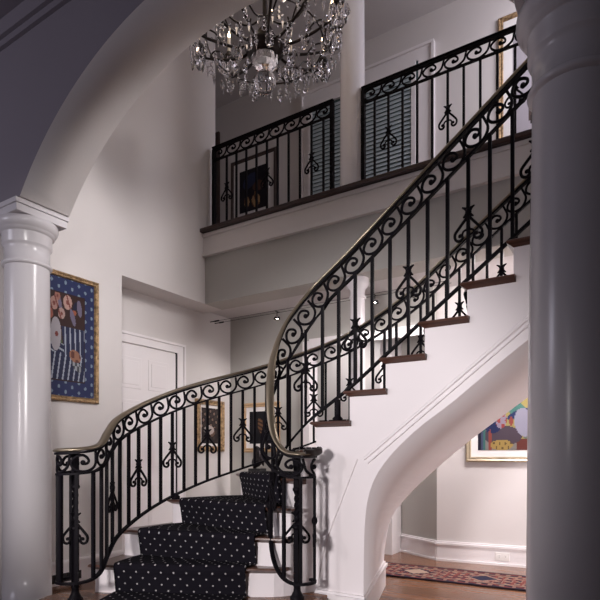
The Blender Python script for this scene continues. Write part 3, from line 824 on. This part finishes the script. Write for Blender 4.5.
b.tube(catmull([(-3.60, 4.75, .875), (-3.585, 4.75, .91), (-3.56, 4.75, .955), (-3.54, 4.75, 1.01), (-3.545, 4.75, 1.06), (-3.57, 4.75, 1.095), (-3.60, 4.75, 1.085)], 5),
       [.018, .02, .024, .03, .038, .045, .05, .054, .056, .057, .056, .055, .052, .048, .044, .04, .036, .034, .032, .031, .032, .033, .033, .032, .03, .027, .023, .018, .013, .009, .004], 12)
b.tube([(-3.585, 4.75, .872), (-3.57, 4.75, .93)], .008, 8)
b.tube(catmull([(-3.52, 4.75, 1.0), (-3.49, 4.75, .95), (-3.475, 4.75, .90)], 5), [.03, .03, .028, .027, .025, .022, .02, .016, .012, .008, .004], 8)
b.build('body', STATUE, t)

def cable_light(x, y, label):
    t = thing('spotlight', (x, y, 2.50), label, 'spotlight', 'cable spotlights under the balcony')
    b = MB(); b.tube([(x, y-.04, 2.53), (x, y+.04, 2.53)], .004, 6); b.tube([(x, y, 2.53), (x, y, 2.47)], .004, 6); b.build('stem', IRON, t)
    b = MB(); b.lathe([(.012, .0), (.030, -.012), (.036, -.035), (.034, -.036), (.028, -.014), (.010, -.003)][::-1], (x, y, 2.485), 16); b.build('reflector', CRYSTAL, t)
    b = MB(); b.sphere((x, y, 2.462), .011, 10); b.build('bulb', SPOTB, t)
t = thing('light_cable', (-2.9, 4.66, 2.53), 'pair of thin dark light cables stretched under the balcony ceiling', 'cable')
for y in (4.62, 4.70):
    b = MB(); b.tube([(-4.06, y, 2.53), (-1.4, y, 2.53)], .0022, 6); b.build('cable', IRON, t)
    b = MB(); b.tube([(-4.06, y, 2.53), (-4.0, y, 2.53)], .009, 8); b.box(-4.128, -4.06, y-.004, y+.004, 2.526, 2.534); b.build('anchor', IRON, t)
for (px_, lb) in ((277, 'tiny glowing spotlight on the cable, leftmost, just left of the inner handrail'), (375, 'tiny spotlight on the cable beside the thin lower column'), (415, 'tiny glowing spotlight on the cable, rightmost, seen through the stair scrolls')):
    p = onY(px_, 330, 4.66); cable_light(p.x, 4.66, lb)

# ------------------------------------------------------------- rug
def art_rug(u, v):
    e = min(v, 1-v)
    n = math.sin(u*151)*math.sin(v*37+u*40)
    if e < .04: return srgb(40, 28, 45)
    if e < .20:
        return srgb(160, 120, 100) if (math.sin(u*260) > .5 and .08 < e < .16) else (srgb(48, 38, 62) if math.sin(u*130+e*40) > 0 else srgb(130, 48, 46))
    if e < .235: return srgb(170, 140, 115)
    w = abs(((u*6.5) % 1)-.5)*2; d = abs(v-.5)*2.2
    k = int(u*6.5)
    if w+d < .42: return srgb(195, 165, 140) if (k % 2 == 0) else srgb(40, 40, 72)
    if w+d < .55: return srgb(60, 40, 60) if (k % 2 == 0) else srgb(170, 130, 110)
    if n > .55: return srgb(165, 135, 110)
    if n < -.6: return srgb(45, 36, 66)
    return srgb(142, 58, 52) if math.sin(u*210+v*50)*math.sin(v*60-u*170) > -.3 else (srgb(52, 40, 66) if math.sin(u*330) > 0 else srgb(170, 140, 118))
ru = Vector((1, .075, 0)).normalized(); rv = Vector((-ru.y, ru.x, 0))
R0 = Vector((-3.0, 4.12, .012))
o = canvas('runner_rug', None, R0, ru, rv, 3.6, .52, 420, 56, art_rug, RUGM, .8)
s = o.modifiers.new('thick', 'SOLIDIFY'); s.thickness = .010; s.offset = -1
tag(o, 'red and navy patterned oriental runner rug on the wood floor beyond the stair arch', 'rug')

# ------------------------------------------------------------- chandelier
CX, CYc = -2.18, 3.0
ch = thing('chandelier', (CX, CYc, 5.84), 'large crystal chandelier with dark bronze arms and candle lights hanging in the stairwell', 'chandelier')
b = MB(); b.lathe([(.001, 3.745), (.05, 3.75), (.10, 3.775), (.135, 3.80), (.14, 3.815), (.12, 3.83), (.07, 3.84), (.04, 3.86), (.03, 3.90), (.05, 3.93), (.03, 3.96)], (CX, CYc, 0), 32); b.build('hub', DARKBRONZE, ch)
b = MB(); b.lathe([(.018, 3.95), (.018, 4.2), (.04, 4.25), (.02, 4.3), (.02, 4.6), (.05, 4.66), (.02, 4.72), (.012, 4.74), (.012, 5.76), (.06, 5.80), (.07, 5.849)], (CX, CYc, 0), 20); b.build('stem', DARKBRONZE, ch)
b = MB(); b.sphere((CX, CYc, 3.585), .075, 24); b.build('crystal_ball', CRYSTAL, ch)
b = MB(); b.lathe([(.02, 3.63), (.05, 3.66), (.085, 3.70), (.10, 3.74)], (CX, CYc, 0), 14, False); b.build('crystal_bowl', CRYSTAL, ch)
def crystal_mesh(h, w, kind):
    b = MB()
    if kind == 0:   # long faceted drop, narrow at the top
        prof = [(.001, 0), (w*.55, -h*.15), (w, -h*.68), (w*.6, -h*.88), (.001, -h)]
    elif kind == 1:
        prof = [(.001, 0), (w*.7, -h*.3), (w*.75, -h*.5), (w*.3, -h*.9), (.001, -h)]
    else: prof = [(.001, 0), (w*.45, -h*.04), (w*.45, -h*.9), (.001, -h)]
    vs = []; n = 6
    for r, z in reversed(prof):
        for i in range(n): a = 2*PI*i/n; vs.append((r*math.cos(a), r*.5*math.sin(a), z))
    m = len(prof); b.add(vs, [(j*n+i, j*n+(i+1) % n, (j+1)*n+(i+1) % n, (j+1)*n+i) for j in range(m-1) for i in range(n)])
    me = bpy.data.meshes.new('crystal_drop'); me.from_pydata(b.v, [], b.f); me.materials.append(CRYSTAL); return me
CM = [crystal_mesh(.105, .032, 0), crystal_mesh(.12, .034, 1), crystal_mesh(.07, .012, 2)]
ncr = [0]
def drop(p, k, sc=1):
    if ncr[0] >= 100: return
    ncr[0] += 1
    o = bpy.data.objects.new('crystal_drop', CM[k]); COL.objects.link(o); o.parent = ch; o.location = Vector(p)-ch.location
    o.rotation_euler = (random.uniform(-.1, .1), random.uniform(-.1, .1), random.uniform(0, PI)); o.scale = (sc, sc, sc)
NA = 12
beads = MB()
def octa(mb, c, r):
    x, y, z = c; mb.add([(x+r, y, z), (x, y+r, z), (x-r, y, z), (x, y-r, z), (x, y, z+r), (x, y, z-r)], [(0,1,4),(1,2,4),(2,3,4),(3,0,4),(1,0,5),(2,1,5),(3,2,5),(0,3,5)])
tips = []
for i in range(NA):
    a = 2*PI*i/NA+.2; ca, sa = math.cos(a), math.sin(a)
    up = i % 2; Rr = .53 if not up else .47; zc = 3.96+.05*up
    def P(r, z, da=0): return (CX+r*math.cos(a+da), CYc+r*math.sin(a+da), z)
    b = MB(); b.tube(catmull([P(.08, 3.84), P(.18, 3.80), P(.32, 3.82), P(.44, 3.86), P(Rr, zc-.05), P(Rr, zc)], 5), [.010]*13+[.008]*13, 6)
    b.tube(catmull([P(.30, 3.825), P(.34, 3.88), P(.40, 3.90), P(.43, 3.87), P(.40, 3.855)], 4), .006, 6)
    am = b.build('arm', DARKBRONZE, ch)
    b = MB(); x, y, _ = P(Rr, 0); b.lathe([(.010, zc-.03), (.03, zc-.01), (.042, zc+.01), (.040, zc+.02), (.018, zc+.022), (.018, zc+.05)], (x, y, 0), 14); b.build('drip_cup', DARKBRONZE, ch)
    b = MB(); b.lathe([(.012, zc+.05), (.012, zc+.16)], (x, y, 0), 10); cd = b.build('candle', CANDLE, ch)
    b = MB(); b.lathe([(.002, zc+.16), (.008, zc+.168), (.009, zc+.178), (.005, zc+.195), (.001, zc+.21)], (x, y, 0), 10); bo = b.build('bulb', BULB, ch)
    tips.append((x, y, zc+.30))
    for k in range(6):
        da = 2*PI*k/6; q = (x+.045*math.cos(da), y+.045*math.sin(da), zc+.0)
        drop(q, k % 2, random.uniform(.95, 1.35))
    for j in range(1, 9):   # bead garland from the arm to the central stem
        f = j/9; r = Rr*(1-f)+.03*f; z = zc+.05+(4.55-zc)*f-.22*math.sin(PI*f); octa(beads, P(r, z), .011)
    for j in range(12):     # swag to the next arm
        f = j/12; z = zc+.02-.09*math.sin(PI*f); octa(beads, P(.5, z, f*2*PI/NA), .010)
    for j in range(3):      # spread of small drops under the arms
        f = (j+.5)/3; q = P(.20+.10*j, 3.80, .12*(-1)**j); octa(beads, (q[0], q[1], 3.78), .012); octa(beads, (q[0], q[1], 3.755), .016); octa(beads, (q[0], q[1], 3.72), .020)
for i in range(8):
    a = 2*PI*i/8; drop((CX+.17*math.cos(a), CYc+.17*math.sin(a), 3.80), 0, 1.0)
for i in range(6):
    a = 2*PI*i/6+.5; 
    def P(r, z): return (CX+r*math.cos(a), CYc+r*math.sin(a), z)
    b = MB(); b.tube(catmull([P(.03, 4.02), P(.12, 3.98), P(.24, 4.04), P(.30, 4.16), P(.27, 4.22)], 5), .007, 6); b.build('upper_arm', DARKBRONZE, ch)
    for j in range(5): octa(beads, P(.30, 4.10-.03*j), .012)
    octa(beads, P(.30, 3.93), .026)
def longocta(mb, c, w_, h):
    x, y, z = c; mb.add([(x+w_, y, z), (x, y+w_, z), (x-w_, y, z), (x, y-w_, z), (x, y, z+h*.4), (x, y, z-h)], [(0,1,4),(1,2,4),(2,3,4),(3,0,4),(1,0,5),(2,1,5),(3,2,5),(0,3,5)])
for r_, z_, n_ in ((.52, 3.86, 44), (.46, 3.80, 36), (.34, 3.74, 30), (.24, 3.70, 22)):
    for i in range(n_):
        a = 2*PI*(i+random.uniform(-.2, .2))/n_; longocta(beads, (CX+r_*math.cos(a), CYc+r_*math.sin(a), z_+.03*math.sin(a*6)), .013, .055)
        octa(beads, (CX+r_*math.cos(a), CYc+r_*math.sin(a), z_+.035+.03*math.sin(a*6)), .008)
o = beads.build('crystal_beads', CRYSTAL, ch); o['kind'] = 'stuff'
# ring
b = MB(); b.tube([(CX+.40*math.cos(2*PI*i/40), CYc+.40*math.sin(2*PI*i/40), 3.845) for i in range(41)], .006, 6); b.build('ring', DARKBRONZE, ch)

# ------------------------------------------------------------- lights
def light(kind, name, loc, energy, color=(1, 1, 1), target=None, size=.5, sy=None, cone=None, blend=.5, soft=.1):
    l = bpy.data.lights.new(name, kind); l.energy = energy; l.color = color
    if kind == 'AREA':
        l.size = size
        if sy: l.shape = 'RECTANGLE'; l.size_y = sy
    else: l.shadow_soft_size = soft
    if cone: l.spot_size = math.radians(cone); l.spot_blend = blend
    o = bpy.data.objects.new(name, l); COL.objects.link(o); o.location = loc
    if target: o.rotation_euler = (Vector(target)-Vector(loc)).to_track_quat('-Z', 'Y').to_euler()
    return o
light('SPOT', 'key_spot', (-3.3, -1.5, 2.3), 120, (1, .93, .93), (-1.75, 3.0, .75), cone=44, blend=.5, soft=.08)
light('SPOT', 'front_fill_spot', (-1.3, -2.5, 1.7), 850, (1, .93, .94), (-1.95, 3.0, .95), cone=37, blend=.4, soft=.35)
light('SPOT', 'column_fill_spot', (1.0, -1.4, 2.1), 430, (1, .94, .93), (-3.6, 2.2, 1.4), cone=27, blend=.6, soft=.35)  # unseen spot, added only to brighten the left column
light('SPOT', 'stairwell_fill_spot', (1.0, 2.40, 4.0), 1150, (1, .95, .95), (-3.85, 2.50, 2.6), cone=36, blend=.9, soft=.7)  # no fixture here: added to light the left wall, cone kept narrow
light('AREA', 'stairwell_top_fill', (-1.9, 3.1, 5.7), 5, (1, .93, .95), (-1.9, 3.1, 0), size=1.2, sy=1.0)  # added overhead fill for the stairwell, not a fixture
light('AREA', 'passage_side_fill', (1.3, 4.4, .9), 22, (1, .91, .92), (-1.3, 4.7, .3), size=.5, sy=.5)  # unseen fill added low on the right to lift the pier reveal
light('AREA', 'passage_top_fill', (-.55, 4.4, 2.55), 62, (1, .92, .92), (-.7, 4.9, .6), size=.9, sy=.3)  # invented downward fill that brightens the right wall of the passage
for px_ in (277, 375, 415):
    p = onY(px_, 330, 4.66); light('SPOT', 'cable_spot_lamp', (p.x, 4.66, 2.44), 26, (1, .95, .93), (-4.1, 4.3, .9) if px_ < 300 else (p.x-.9, 5.0, 1.0), cone=110, blend=.9, soft=.05)
light('AREA', 'far_room_light', (-3.2, 5.9, 2.55), 12, (1, .95, .95), (-3.2, 5.9, 0), size=.8, sy=.8)
light('AREA', 'upper_hall_fill', (.1, 4.85, 5.1), 36, (.95, .91, 1), (-.9, 5.7, 4.3), size=.8, sy=.6)  # unseen fill placed far right so the upstairs wall dims leftwards
light('POINT', 'chandelier_glow', (CX, CYc, 4.35), 2.5, (1, .80, .60), soft=.3)
light('AREA', 'front_wall_fill', (-4.6, -1.2, 2.6), 25, (.88, .84, 1), (-2.6, 1.93, 3.6), size=1.2, sy=1.0)  # added fill that lifts the front of the arch wall, no real lamp

w = bpy.data.worlds.new('World'); bpy.context.scene.world = w; w.use_nodes = True
w.node_tree.nodes['Background'].inputs['Color'].default_value = (.55, .52, .62, 1); w.node_tree.nodes['Background'].inputs['Strength'].default_value = .10

# ------------------------------------------------------------- camera
cam = bpy.data.cameras.new('Camera'); co = bpy.data.objects.new('Camera', cam); COL.objects.link(co)
co.location = (0, 0, EYE); co.rotation_euler = (PI/2, 0, YAW)
cam.sensor_width = 36; cam.sensor_fit = 'HORIZONTAL'; cam.lens = 36*FPX/600
cam.shift_y = (HOR-300)/600; cam.clip_start = .05
sc = bpy.context.scene; sc.camera = co
sc.view_settings.view_transform = 'Standard'; sc.view_settings.look = 'None'; sc.view_settings.gamma = 1; sc.view_settings.exposure = 0
